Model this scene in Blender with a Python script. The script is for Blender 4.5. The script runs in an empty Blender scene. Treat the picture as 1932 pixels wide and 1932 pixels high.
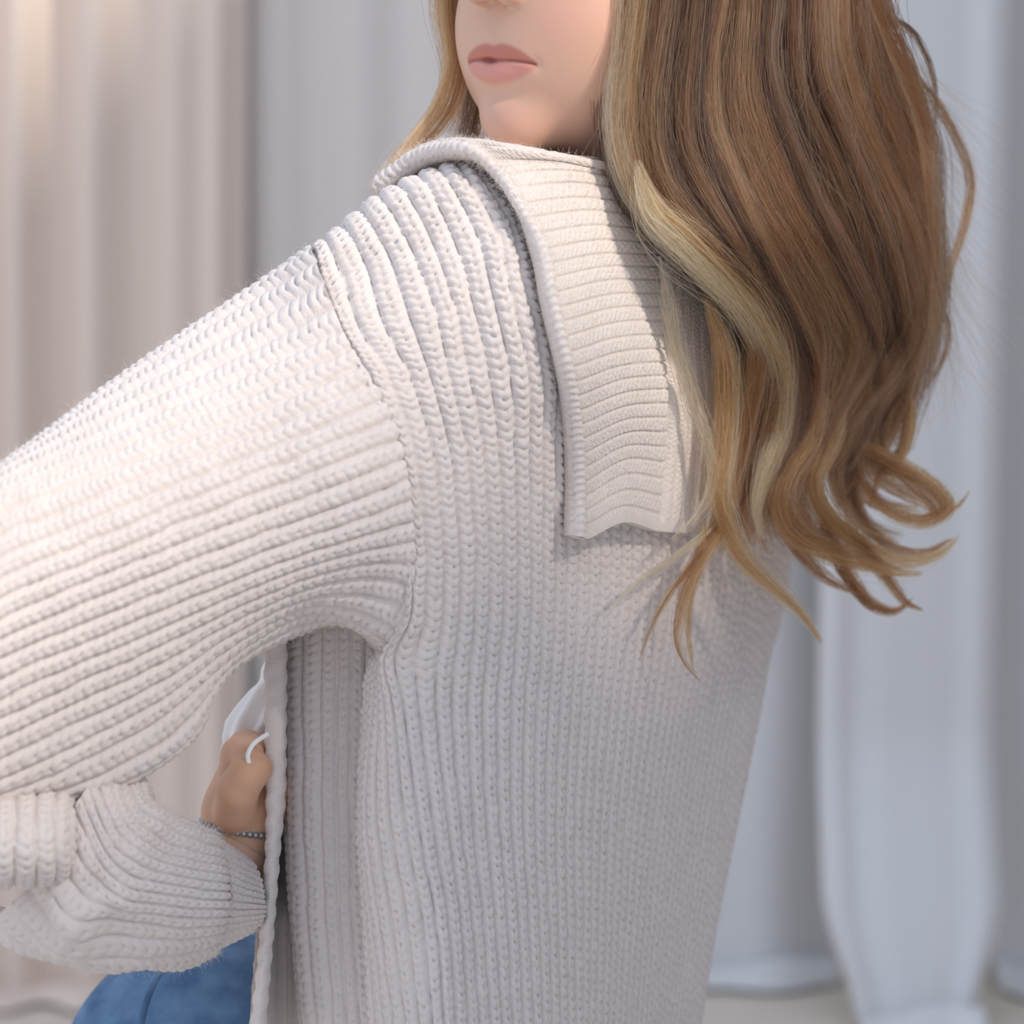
import bpy, math, numpy as np
from mathutils import Vector, Matrix
rng = np.random.default_rng(7)
scene = bpy.context.scene
col = scene.collection
pi = math.pi

# ------------------------------------------------------------------ camera
F = 5950.0                     # focal length in pixels of the 1932 px frame
PITCH = math.radians(6.0)
CAM = np.array([0.0, 0.0, 0.85])
FWD = np.array([0.0, math.cos(PITCH), -math.sin(PITCH)])
UP = np.array([0.0, math.sin(PITCH), math.cos(PITCH)])
RIGHT = np.array([1.0, 0.0, 0.0])
cd = bpy.data.cameras.new('camera')
cam = bpy.data.objects.new('camera', cd)
col.objects.link(cam)
cam.location = CAM
cam.rotation_euler = (math.pi / 2 - PITCH, 0, 0)
cd.sensor_width = 36.0
cd.lens = 36.0 * F / 1932.0
cd.clip_start = 0.05
cd.dof.use_dof = True
cd.dof.focus_distance = 1.785
cd.dof.aperture_fstop = 5.0
scene.camera = cam

# ------------------------------------------------------------------ world, sun, exposure
world = bpy.data.worlds.new('world')
scene.world = world
world.use_nodes = True
bg = world.node_tree.nodes['Background']
bg.inputs['Color'].default_value = (0.71, 0.81, 1.0, 1)
bg.inputs['Strength'].default_value = 0.97
sd = bpy.data.lights.new('sun', 'SUN')
sun = bpy.data.objects.new('sun', sd)
col.objects.link(sun)
TO_SUN = Vector((0.62, -0.52, 0.58)).normalized()
sun.rotation_euler = TO_SUN.to_track_quat('Z', 'Y').to_euler()
sun.location = (1.5, -1.5, 3)
sd.energy = 2.9
sd.color = (1.0, 0.90, 0.78)
sd.angle = math.radians(3.5)
vs = scene.view_settings
vs.view_transform = 'Standard'
vs.look = 'None'
vs.exposure = 0.0
vs.gamma = 1.0
vs.use_curve_mapping = False
scene.cycles.use_denoising = True
scene.cycles.max_bounces = 11
scene.cycles.transmission_bounces = 11
scene.cycles.glossy_bounces = 4
scene.cycles.adaptive_threshold = 0.02

# ------------------------------------------------------------------ helpers
def P(px, py, dep):
    """pixel of the photograph + depth in mm behind the 1.7 m reference plane -> world point"""
    px = np.asarray(px, float); py = np.asarray(py, float); d = 1.7 + np.asarray(dep, float) / 1000.0
    x = (px - 966.0) / F * d
    z = (966.0 - py) / F * d
    return CAM + d[..., None] * FWD + x[..., None] * RIGHT + z[..., None] * UP

def PT(p):
    return P(np.array([p[0]]), np.array([p[1]]), np.array([p[2]]))[0]

def smooth(a, b, x):
    t = np.clip((x - a) / (b - a), 0, 1)
    return t * t * (3 - 2 * t)

def pchip_slopes(t, y):
    h = np.diff(t); sh = (len(h),) + (1,) * (y.ndim - 1)
    H = h.reshape(sh)
    dl = np.diff(y, axis=0) / H
    m = np.zeros_like(y)
    w1 = (2 * h[1:] + h[:-1]).reshape((-1,) + sh[1:]); w2 = (h[1:] + 2 * h[:-1]).reshape((-1,) + sh[1:])
    # smooth (non monotone) finite difference slopes
    m[1:-1] = (dl[:-1] * H[1:] + dl[1:] * H[:-1]) / (H[1:] + H[:-1])
    m[0] = dl[0]; m[-1] = dl[-1]
    return m

def spline(t, y, q):
    """cubic Hermite interpolation through y (axis 0) at parameters t"""
    t = np.asarray(t, float); y = np.asarray(y, float); q = np.asarray(q, float)
    m = pchip_slopes(t, y)
    i = np.clip(np.searchsorted(t, q, side='right') - 1, 0, len(t) - 2)
    h = t[i + 1] - t[i]
    s = (q - t[i]) / h
    ex = (slice(None),) + (None,) * (y.ndim - 1)
    s = s[ex]; h = h[ex]
    return ((2 * s**3 - 3 * s**2 + 1) * y[i] + (s**3 - 2 * s**2 + s) * h * m[i]
            + (-2 * s**3 + 3 * s**2) * y[i + 1] + (s**3 - s**2) * h * m[i + 1])

def mat(name):
    m = bpy.data.materials.new(name); m.use_nodes = True
    nt = m.node_tree
    return m, nt, nt.nodes['Principled BSDF']

def mesh_obj(name, V, quads, material, parent=None, colr=None, smooth_shade=True, tris=None):
    V = np.ascontiguousarray(V, np.float32)
    me = bpy.data.meshes.new(name)
    quads = np.asarray(quads, np.int32).reshape(-1, 4)
    nq = len(quads)
    me.vertices.add(len(V)); me.vertices.foreach_set('co', V.ravel())
    me.loops.add(nq * 4); me.loops.foreach_set('vertex_index', quads.ravel())
    me.polygons.add(nq)
    me.polygons.foreach_set('loop_start', np.arange(0, nq * 4, 4, dtype=np.int32))
    me.polygons.foreach_set('use_smooth', np.full(nq, smooth_shade, bool))
    me.update(calc_edges=True); me.validate()
    if colr is not None:
        at = me.attributes.new('col', 'FLOAT_COLOR', 'POINT')
        c4 = np.ones((len(V), 4), np.float32); c4[:, :3] = colr
        at.data.foreach_set('color', c4.ravel())
    me.materials.append(material)
    o = bpy.data.objects.new(name, me)
    col.objects.link(o)
    if parent is not None:
        o.parent = parent
    return o

def grid_quads(n, m, wrap_u=False, off=0, flip=False):
    i = np.arange(n - 1)[:, None]; j = np.arange(m if wrap_u else m - 1)[None, :]
    j2 = (j + 1) % m
    a = i * m + j; b = i * m + j2; c = (i + 1) * m + j2; d = (i + 1) * m + j
    q = np.stack([a, b, c, d], -1).reshape(-1, 4) + off
    return q[:, ::-1] if flip else q

def empty(name, loc, parent=None):
    o = bpy.data.objects.new(name, None); col.objects.link(o); o.location = loc
    o.empty_display_size = 0.02
    if parent is not None: o.parent = parent
    return o

def tag(o, label=None, cat=None, group=None, kind=None):
    if label: o['label'] = label
    if cat: o['category'] = cat
    if group: o['group'] = group
    if kind: o['kind'] = kind
    return o

def grid_normals(G):
    du = np.gradient(G, axis=1); dv = np.gradient(G, axis=0)
    n = np.cross(dv, du)
    n /= np.linalg.norm(n, axis=-1, keepdims=True) + 1e-12
    s = np.sum(n * (CAM - G), axis=-1)
    if np.mean(np.sign(s)) < 0: n = -n
    return n

def hash2(i, j, seed=0):
    v = np.sin(i * 127.1 + j * 311.7 + seed * 74.7) * 43758.5453
    return v - np.floor(v)

def vnoise(x, y, seed=0):
    i = np.floor(x); j = np.floor(y); fx = x - i; fy = y - j
    fx = fx * fx * (3 - 2 * fx); fy = fy * fy * (3 - 2 * fy)
    return ((hash2(i, j, seed) * (1 - fx) + hash2(i + 1, j, seed) * fx) * (1 - fy)
            + (hash2(i, j + 1, seed) * (1 - fx) + hash2(i + 1, j + 1, seed) * fx) * fy) * 2 - 1

def knit(w, r, lw=1.0):
    """relief of a chunky rib knit: w counts ribs, r counts stitches along a rib; lw weighs the stitches against the ribs"""
    w = w + 0.06 * vnoise(w * 0.8, r * 0.5, 3)
    i = np.floor(w); a = w - i; d = np.abs(a - 0.5)
    rib = np.sqrt(np.clip(1 - (d / 0.5) ** 2.0, 0, 1))
    r = r + 0.24 * vnoise(w * 1.3, r * 0.7, 5) + 1.0 * hash2(i, i * 0, 9)
    p = r + 1.0 * d
    row = np.floor(p); q = p - row - 0.5
    leaf = np.sqrt(np.clip(1 - (2 * q) ** 2, 0, 1))
    amp = 0.7 + 0.6 * hash2(i + 0.37 * (a > 0.5), row, 2)
    cen = np.exp(-(d / 0.10) ** 2)
    gap = 1 - leaf
    yarn = 0.025 * vnoise(w * 7, r * 5, 12)
    return (0.84 - 0.12 * lw) * rib + lw * (0.22 * leaf * amp - cen * (0.06 + 0.26 * gap) + yarn) * np.sqrt(rib)

def fine_rib(w, r):
    """finer flat-topped rib: thin grooves"""
    a = w - np.floor(w); d = np.minimum(a, 1 - a)
    g = 1 - np.exp(-(d / 0.085) ** 2)
    dome = np.sqrt(np.clip(1 - (np.abs(a - 0.5) / 0.62) ** 2, 0, 1))
    st = 0.22 * np.cos(2 * pi * (r + 0.5 * np.floor(w * 3))) * np.abs(np.sin(3 * pi * w)) + 0.22 * vnoise(w * 6, r * 2.2, 17)
    return 0.60 * g + 0.30 * dome + st * g * 0.6

# ------------------------------------------------------------------ materials
def knit_material(name, c, bump=0.6):
    m, nt, b = mat(name)
    b.inputs['Roughness'].default_value = 0.95
    b.inputs['Specular IOR Level'].default_value = 0.15
    b.inputs['Sheen Weight'].default_value = 0.25
    b.inputs['Sheen Roughness'].default_value = 0.6
    tc = nt.nodes.new('ShaderNodeTexCoord')
    n1 = nt.nodes.new('ShaderNodeTexNoise'); n1.inputs['Scale'].default_value = 900; n1.inputs['Detail'].default_value = 4
    n2 = nt.nodes.new('ShaderNodeTexNoise'); n2.inputs['Scale'].default_value = 60; n2.inputs['Detail'].default_value = 3
    nt.links.new(tc.outputs['Object'], n1.inputs['Vector']); nt.links.new(tc.outputs['Object'], n2.inputs['Vector'])
    rp = nt.nodes.new('ShaderNodeValToRGB')
    rp.color_ramp.elements[0].position = 0.3; rp.color_ramp.elements[1].position = 0.7
    rp.color_ramp.elements[0].color = (*[v * 0.93 for v in c], 1); rp.color_ramp.elements[1].color = (*[min(1, v * 1.05) for v in c], 1)
    mx = nt.nodes.new('ShaderNodeMath'); mx.operation = 'ADD'
    ml = nt.nodes.new('ShaderNodeMath'); ml.operation = 'MULTIPLY'; ml.inputs[1].default_value = 0.5
    nt.links.new(n1.outputs['Fac'], mx.inputs[0]); nt.links.new(n2.outputs['Fac'], mx.inputs[1])
    nt.links.new(mx.outputs[0], ml.inputs[0]); nt.links.new(ml.outputs[0], rp.inputs['Fac'])
    nt.links.new(rp.outputs['Color'], b.inputs['Base Color'])
    bp = nt.nodes.new('ShaderNodeBump'); bp.inputs['Strength'].default_value = bump; bp.inputs['Distance'].default_value = 0.0008
    nt.links.new(n1.outputs['Fac'], bp.inputs['Height']); nt.links.new(bp.outputs['Normal'], b.inputs['Normal'])
    return m
WOOL = (0.77, 0.70, 0.665)
M_knit = knit_material('cream wool rib knit', WOOL)
M_collar = knit_material('cream wool collar knit', (0.78, 0.70, 0.645), 0.9)

def curtain_material(name, c):
    m, nt, b = mat(name)
    b.inputs['Base Color'].default_value = (*c, 1)
    b.inputs['Roughness'].default_value = 0.9
    b.inputs['Specular IOR Level'].default_value = 0.1
    tc = nt.nodes.new('ShaderNodeTexCoord')
    n1 = nt.nodes.new('ShaderNodeTexNoise'); n1.inputs['Scale'].default_value = 300
    nt.links.new(tc.outputs['Object'], n1.inputs['Vector'])
    bp = nt.nodes.new('ShaderNodeBump'); bp.inputs['Strength'].default_value = 0.1; bp.inputs['Distance'].default_value = 0.001
    nt.links.new(n1.outputs['Fac'], bp.inputs['Height']); nt.links.new(bp.outputs['Normal'], b.inputs['Normal'])
    return m
M_curt_warmlit = curtain_material('warm-lit white curtain cloth', (0.84, 0.715, 0.62))  # white cloth with the warm light on this panel put into its colour
M_curt_n = curtain_material('soft white curtain cloth', (0.81, 0.75, 0.70))
M_curt_c = curtain_material('white curtain cloth', (0.78, 0.77, 0.76))

# ------------------------------------------------------------------ setting: floor, back wall, curtains
def box(name, x0, x1, y0, y1, z0, z1, m, parent=None):
    V = np.array([[x, y, z] for z in (z0, z1) for y in (y0, y1) for x in (x0, x1)])
    Q = [[0, 2, 3, 1], [4, 5, 7, 6], [0, 1, 5, 4], [2, 6, 7, 3], [0, 4, 6, 2], [1, 3, 7, 5]]
    return mesh_obj(name, V, Q, m, parent, smooth_shade=False)
m_floor, nt, b = mat('pale sandy floor')
b.inputs['Roughness'].default_value = 0.8
nz = nt.nodes.new('ShaderNodeTexNoise'); nz.inputs['Scale'].default_value = 9; nz.inputs['Detail'].default_value = 6
rp = nt.nodes.new('ShaderNodeValToRGB')
rp.color_ramp.elements[0].color = (0.74, 0.64, 0.53, 1); rp.color_ramp.elements[1].color = (0.82, 0.73, 0.63, 1)
nt.links.new(nz.outputs['Fac'], rp.inputs['Fac']); nt.links.new(rp.outputs['Color'], b.inputs['Base Color'])
fl = box('floor', -4, 4, -3, 4.2, -0.05, 0.0, m_floor); tag(fl, kind='structure')
m_wall, nt, b = mat('pale plaster wall'); b.inputs['Base Color'].default_value = (0.55, 0.53, 0.52, 1); b.inputs['Roughness'].default_value = 0.9
wl = box('wall_back', -4, 4, 3.9, 4.0, 0.0, 3.2, m_wall); tag(wl, kind='structure')

# unseen wall added beyond the frame to block the sun, stepped for its shade: tall beside the curtains, lower beside the camera; it shades the curtains and the seated figure's lower half
V_ = []; Q_ = []
for (y0, y1, h_) in ((-1.6, 0.05, 2.62), (0.05, 0.8, 2.42), (0.8, 3.9, 3.31)):
    o_ = len(V_)
    V_ += [(x, y, z) for z in (0.0, h_) for y in (y0, y1) for x in (2.0, 2.2)]
    Q_ += [[a + o_ for a in q] for q in ([0, 2, 3, 1], [4, 5, 7, 6], [0, 1, 5, 4], [2, 6, 7, 3], [0, 4, 6, 2], [1, 3, 7, 5])]
wr = mesh_obj('shade_wall_right', np.array(V_), Q_, m_wall, smooth_shade=False); tag(wr, kind='structure')
CURT_D = 3.30
def curt_x(px, py):
    """world x of a pixel on the curtain plane (distance CURT_D along the ground)"""
    return (px - 966.0) / F * CURT_D

def make_curtain(name, label, x0, x1, folds, material, ybase, hem, amp=0.05, puddle=0.1, seed=1, lean=0.0, group=None, forward=0.0, narrow=0.0):
    """hanging cloth panel; folds = list of (x, half width, depth) pleat ridges in metres, hem(x)->height at which the cloth meets the floor"""
    nx = 260; nzv = 120
    xs = np.linspace(x0, x1, nx)
    zs = np.concatenate([np.linspace(2.6, 0.55, 40), np.linspace(0.53, 0.0, 50), np.linspace(-0.01, -puddle, 30)])
    X, Z = np.meshgrid(xs, zs)
    prof = np.zeros_like(X)
    for (fx, hw, dp) in folds:
        prof += dp * np.exp(-((X - fx) / hw) ** 2)
    t = np.clip(-Z / puddle, 0, 1)
    Y = ybase - prof
    flo = np.clip(Z, 0.0, None)
    ripple = vnoise(X * 14, Z * 18 + 3, seed) * 0.5 + 0.5
    h = np.where(Z < 0, 0.006 + 0.035 * np.sin(t * pi) * ripple, flo + 0.006 * (1 - np.clip(Z / 0.02, 0, 1)))
    Y = np.where(Z < 0, Y - (-Z) * (1.0 + 0.5 * vnoise(X * 9, Z * 4, seed + 4)), Y)
    low = smooth(0.30, 0.0, flo)
    Y = Y - forward * low
    xm = (x0 + x1) / 2
    Xs = X + lean * (1.2 - flo) + (xm - X) * narrow * smooth(0.13, 0.0, flo)
    G = np.stack([Xs, Y, h], -1)
    n = len(zs)
    Gb = G + np.array([0, 0.004, 0.0]); 
    V = np.concatenate([G.reshape(-1, 3), Gb.reshape(-1, 3)])
    q1 = grid_quads(n, nx, flip=True); q2 = grid_quads(n, nx, off=n * nx)
    o = mesh_obj(name, V, np.concatenate([q1, q2]), material)
    tag(o, label, 'curtain', group)
    return o
cx = lambda p: (p - 966.0) / F * CURT_D
pp = CURT_D / F
YB = 3.30
# narrow-pleated panel, warm light tinted into its cloth
make_curtain('curtain', 'white curtain hanging in narrow pleats, lit by sun, warm light tinted into its cloth', cx(-420), cx(476),
             [(cx(-330), .04, .05), (cx(-250), .03, .05), (cx(-150), .04, .05), (cx(-60), .03, .04), (cx(55), 42 * pp, .045), (cx(195), 52 * pp, .045),
              (cx(350), 60 * pp, .04), (cx(430), 30 * pp, .035)], M_curt_warmlit, YB, None, puddle=0.06, seed=2, lean=-0.012, forward=0.02)
make_curtain('curtain', 'grey-white curtain with shallow pleats just beside the narrow-pleated one', cx(478), cx(1000),
             [(cx(530), 45 * pp, .02), (cx(680), 70 * pp, .025), (cx(830), 60 * pp, .025), (cx(940), 50 * pp, .03)], M_curt_n, YB + 0.03, None, puddle=0.06, seed=5)
make_curtain('curtain', 'smooth cool white curtain mostly hidden behind the woman', cx(1002), cx(1590),
             [(cx(1150), 60 * pp, .03), (cx(1300), 80 * pp, .03), (cx(1450), 110 * pp, .05)], M_curt_c, YB + 0.03, None, puddle=0.06, seed=7)
make_curtain('curtain', 'broad flat white curtain panel whose rounded hem gathers on the floor', cx(1548), cx(1876),
             [(cx(1570), 34 * pp, .035), (cx(1640), 70 * pp, .03), (cx(1760), 110 * pp, .045), (cx(1850), 40 * pp, .025)], M_curt_c, YB - 0.04, None, puddle=0.10, seed=11, lean=-0.006, forward=0.12, narrow=0.34)
make_curtain('curtain', 'cool white curtain edge beyond the broad flat panel', cx(1890), cx(2500),
             [(cx(1970), 60 * pp, .06), (cx(2100), 60 * pp, .05), (cx(2250), 60 * pp, .05), (cx(2400), 50 * pp, .05)], M_curt_c, YB + 0.02, None, puddle=0.06, seed=13)

# ------------------------------------------------------------------ the person
person = empty('person', (0.05, 2.0, 0.0))
tag(person, 'woman seen from behind in a cream ribbed cardigan, glancing over her shoulder', 'person')
def under(o, parent):
    o.parent = parent
    o.matrix_parent_inverse = parent.matrix_world.inverted() if parent.type != 'EMPTY' else Matrix.Translation(-Vector(parent.location))
    return o

def patch(ctrl_v, ctrl_u, ctrl, nv, nu, u_range=None, v_range=None):
    """tensor spline through control points ctrl[v][u] = (px, py, dep); returns px,py,dep grid and u, v"""
    C = np.array(ctrl, float)
    v = np.linspace(*(v_range or (ctrl_v[0], ctrl_v[-1])), nv)
    u = np.linspace(*(u_range or (ctrl_u[0], ctrl_u[-1])), nu)
    A = spline(ctrl_v, C, v)                                 # nv, K, 3
    B = spline(ctrl_u, A.transpose(1, 0, 2), u).transpose(1, 0, 2)
    return B, u, v

def rows_from(G, pitch, j=None):
    """stitch count along v from mean arc length"""
    d = np.linalg.norm(np.diff(G, axis=0), axis=-1)
    s = np.concatenate([np.zeros((1, G.shape[1])), np.cumsum(d, axis=0)])
    return (np.median(s, axis=1) if j is None else s[:, j]) / pitch

# ---- back panel
K = [-7, -4, 0, 2, 4, 6, 8, 11, 16, 22, 30, 40]
YL = [462, 548, 634, 711, 850, 1000, 1085, 1170, 1245, 1340, 1550, 1750, 1970]
XK = [
 [588, 646, 714, 790, 862, 930, 1010, 1080, 1150, 1220],
 [607, 690, 775, 850, 934, 1000, 1090, 1180, 1280, 1370],
 [648, 722, 820, 890, 966, 1040, 1140, 1230, 1320, 1420],
 [700, 776, 851, 925, 1000, 1075, 1175, 1270, 1365, 1455],
 [755, 820, 885, 945, 1003, 1075, 1175, 1280, 1385, 1480],
 [776, 838, 898, 953, 1004, 1072, 1175, 1285, 1400, 1492],
 [780, 842, 902, 955, 1006, 1072, 1175, 1285, 1400, 1488],
 [775, 838, 898, 953, 1004, 1070, 1170, 1278, 1390, 1470],
 [744, 828, 893, 948, 1000, 1065, 1163, 1265, 1370, 1450],
 [762, 825, 885, 940, 992, 1058, 1152, 1250, 1345, 1432],
 [790, 847, 895, 945, 990, 1050, 1135, 1222, 1310, 1390],
 [825, 873, 915, 960, 1000, 1055, 1130, 1205, 1282, 1350],
 [842, 887, 931, 971, 1010, 1060, 1125, 1190, 1255, 1315]]
YK = [
 [470, 422, 368, 330, 310, 330, 390, 430, 470, 500],
 [548, 500, 465, 435, 420, 420, 460, 480, 500, 530],
 [634, 605, 580, 560, 548, 540, 545, 560, 575, 600],
 [711, 711, 708, 706, 704, 700, 700, 700, 700, 705]]
RIBPX = [38, 38, 38, 38, 38, 38, 38, 38, 36, 34, 31, 30, 30]
D0 = [50, 25, 10, 0, 0, 5, 8, 14, 24, 22, 20, 20, 20]
XM4 = [None] * 9 + [702, 690, 716, 745]
XM7 = [None] * 9 + [682, 672, 682, 694]
ctrl = []
for li in range(len(YL)):
    xs = XK[li]; ys = YK[li] if li < len(YK) else [YL[li]] * 10
    dep = [D0[li]]
    for j in range(1, 10):
        dk = (K[j + 2] - K[j + 1]) * RIBPX[li]
        dx = math.hypot(xs[j] - xs[j - 1], ys[j] - ys[j - 1])
        dd = math.sqrt(max(0.0, dk * dk - dx * dx))
        dd = min(dd, 2.6 * dx + 8)
        dep.append(dep[-1] + dd * 0.2857)
    if li >= 9:
        left = [(XM7[li], ys[0], D0[li] + 34), (XM4[li], ys[0], D0[li] + 14)]
    elif li == 8:
        left = [(690, 1262, 52), (712, 1255, 38)]
    elif li <= 1:
        left = [(xs[0] - 30, ys[0] + 70, D0[li] + 60), (xs[0] - 16, ys[0] + 36, D0[li] + 34)]
    else:
        left = [(xs[0] - 42, ys[0] + 12, D0[li] + 55), (xs[0] - 24, ys[0] + 6, D0[li] + 30)]
    pts = left + [(xs[j], ys[j], dep[j]) for j in range(10)]
    # wrap round behind the far side
    pts += [(xs[9] - 14, ys[9], dep[9] + 42), (xs[9] - 80, ys[9], dep[9] + 80), (xs[9] - 260, ys[9], dep[9] + 90)]
    ctrl.append(pts)
Ca = np.array(ctrl, float)
for _ in range(2):
    Cs = Ca.copy()
    Cs[1:-1, 3:, 2] = 0.25 * Ca[:-2, 3:, 2] + 0.5 * Ca[1:-1, 3:, 2] + 0.25 * Ca[2:, 3:, 2]
    Ca = Cs
ctrl = [[tuple(p) for p in row] for row in Ca]
# over the shoulder ridge
back_row = [(p[0] - 10, p[1] + 22, p[2] + 45) for p in ctrl[0]]
ctrl = [back_row] + ctrl
KU = K + [46, 52, 62]
VV = [-0.6] + list(range(len(YL)))
BP, bu, bv = patch(VV, KU, ctrl, 640, 760)
GB = P(BP[..., 0], BP[..., 1], BP[..., 2])
NB = grid_normals(GB)
rb = rows_from(GB, 0.0056, int(np.argmin(np.abs(bu - 5))))
W, Rr = np.meshgrid(bu, rb)
LW = np.interp(bv, [0, 1, 3, 5, 13], [1.7, 1.6, 1.25, 1.0, 1.0])[:, None]
hB = knit(W, Rr, LW)
# gentle folds of the cloth below the arm
GBd = GB + NB * (0.0064 * hB - 0.0048)[..., None]
back = mesh_obj('cardigan', GBd.reshape(-1, 3), grid_quads(*GBd.shape[:2]), M_knit)
under(back, person)
back['label'] = 'chunky cream ribbed wool cardigan'

# depth lookup on the back panel
_sel = (bu >= -4) & (bu <= 41)
_bx = BP[::4][:, _sel][..., 0].ravel(); _by = BP[::4][:, _sel][..., 1].ravel(); _bd = BP[::4][:, _sel][..., 2].ravel()
def bdep(px, py):
    px = np.atleast_1d(np.asarray(px, float)); py = np.atleast_1d(np.asarray(py, float))
    out = np.empty(px.size)
    for n_, (x, y) in enumerate(zip(px.ravel(), py.ravel())):
        d2 = (_bx - x) ** 2 + (_by - y) ** 2
        k = np.argpartition(d2, 6)[:6]
        w = 1 / (d2[k] + 4)
        out[n_] = np.sum(_bd[k] * w) / np.sum(w)
    return out.reshape(px.shape)

def knit_patch(name, cv, cu, ctrl, nv, nu, A, pitch, parent, func=knit, material=None, uscale=1.0, offset=-0.0025, extra=None, u_range=None):
    B, u, v = patch(cv, cu, ctrl, nv, nu, u_range)
    G = P(B[..., 0], B[..., 1], B[..., 2])
    N = grid_normals(G)
    if extra is not None:
        U, Vv = np.meshgrid(u, v)
        G = G + N * extra(U, Vv)[..., None]
        N = grid_normals(G)
    r = rows_from(G, pitch)
    Wm, Rm = np.meshgrid(u * uscale, r)
    G = G + N * (A * func(Wm, Rm) + offset)[..., None]
    o = mesh_obj(name, G.reshape(-1, 3), grid_quads(*G.shape[:2]), material or M_knit)
    under(o, parent)
    return o, G, N

# ---- upper sleeve
CU = [-5, -2.5, 0, 4, 9, 14, 17, 20, 22, 24, 27, 31]
PR = [125, 98, 66, 18, -8, 4, 22, 46, 66, 95, 128, 150]
TB = [8, -14, -24, -40, -56, -72, -88, -112, -135]
SL = [
 [(588, 466), (646, 620), (741, 790), (782, 985), (780, 1105), (756, 1232), (738, 1242), (722, 1232)],
 [(500, 526), (545, 668), (640, 832), (690, 1012), (692, 1092), (672, 1178), (655, 1178), (650, 1165)],
 [(400, 592), (440, 718), (520, 880), (572, 1048), (578, 1112), (572, 1162), (562, 1196), (560, 1186)],
 [(290, 666), (320, 770), (400, 925), (440, 1098), (448, 1170), (444, 1235), (432, 1272), (432, 1256)],
 [(180, 743), (200, 822), (260, 983), (290, 1160), (302, 1255), (325, 1345), (352, 1402), (372, 1370)],
 [(80, 820), (90, 868), (120, 1043), (130, 1226), (140, 1330), (165, 1435), (186, 1496), (215, 1490)],
 [(0, 882), (0, 910), (0, 1094), (0, 1285), (0, 1396), (0, 1500), (5, 1530), (20, 1530)],
 [(-130, 1000), (-130, 1010), (-130, 1180), (-130, 1350), (-130, 1450), (-130, 1540), (-130, 1570), (-120, 1570)],
 [(-260, 1120), (-250, 1120), (-240, 1260), (-240, 1420), (-240, 1500), (-240, 1570), (-240, 1600), (-230, 1600)]]
sc_ctrl = []
for ti, row in enumerate(SL):
    pts = []
    c0 = row[0]; c8 = row[-1]
    pts.append((c0[0] + 30, c0[1] + 90, TB[ti] + PR[0]))
    pts.append((c0[0] + 12, c0[1] + 26, TB[ti] + PR[1]))
    for ci, p in enumerate(row):
        e = (-28, -16, -1, -11, -18, -21, -24, -23)[ci] if ti == 0 else 0
        pts.append((p[0], p[1], TB[ti] + PR[ci + 2] + e))
    mid = ((c0[0] + c8[0]) / 2, (c0[1] + c8[1]) / 2)
    pts.append((c8[0] + 10, c8[1] - 70, TB[ti] + PR[10]))
    pts.append((mid[0] + 20, mid[1], TB[ti] + PR[11]))
    sc_ctrl.append(pts)
slv, GS, NS = knit_patch('sleeve', list(range(len(SL))), CU, sc_ctrl, 420, 420, 0.0060, 0.0060, back, offset=-0.0038)

# ---- elbow fold of the sleeve
EC = []
for (y, dd) in ((1478, -8), (1515, -34), (1570, -50), (1625, -50), (1660, -36), (1672, -8), (1660, 20)):
    EC.append([(-130, y, dd - 14), (-60, y, dd - 12), (20, y, dd - 8), (80, y - 2, dd - 2), (118, y - 6, dd + 8), (138, y - 12, dd + 26), (140, y - 20, dd + 55)])
elb, GE, NE = knit_patch('sleeve_fold', list(range(7)), [0, 1.8, 3.8, 5.3, 6.4, 7.4, 8.4], EC, 120, 130, 0.0052, 0.0062, back)

# ---- forearm sleeve
FU = [-3, -1.2, 0, 3, 6, 9, 12, 14, 16, 18]
FPR = [110, 75, 46, 16, 0, -4, 6, 28, 60, 100]
FB = [-14, -22, -16, 0, 16, 30]
FA = [
 [(262, 1455), (215, 1468), (165, 1486), (130, 1560), (50, 1680), (-20, 1735), (-50, 1740)],
 [(285, 1498), (245, 1532), (205, 1575), (175, 1655), (110, 1745), (80, 1797), (60, 1795)],
 [(320, 1533), (290, 1575), (260, 1630), (242, 1698), (225, 1768), (215, 1822), (210, 1818)],
 [(375, 1560), (365, 1605), (352, 1655), (346, 1712), (340, 1772), (338, 1824), (340, 1815)],
 [(408, 1573), (418, 1620), (424, 1665), (424, 1715), (414, 1762), (402, 1800), (398, 1795)],
 [(420, 1590), (428, 1630), (430, 1668), (430, 1712), (422, 1752), (412, 1784), (408, 1780)]]
fc = []
for ti, row in enumerate(FA):
    pts = [(row[0][0] + 10, row[0][1] + 90, FB[ti] + FPR[0]), (row[0][0] + 8, row[0][1] + 28, FB[ti] + FPR[1])]
    pts += [(p[0], p[1], FB[ti] + FPR[i + 2]) for i, p in enumerate(row)]
    pts += [(row[-1][0], row[-1][1] - 60, FB[ti] + FPR[9])]
    if ti == 5: pts = [(p[0], p[1], p[2] + 12) for p in pts]
    fc.append(pts)
def f_extra(U, V):
    f = 0.006 * np.exp(-((U - 10.2 - 1.2 * V) / 0.8) ** 2) * smooth(0.0, 0.5, V) * (1 - smooth(1.2, 2.2, V))
    f += 0.005 * np.exp(-((U - 12.6 - 0.3 * V) / 0.6) ** 2) * (1 - smooth(1.6, 3.0, V))
    f += 0.004 * vnoise(U * 0.55, V * 1.6, 21) * (1 - smooth(2.2, 3.4, V))
    return f
fslv, GFo, NFo = knit_patch('forearm_sleeve', list(range(6)), FU, fc, 260, 300, 0.0044, 0.0055, back, extra=f_extra)
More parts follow.
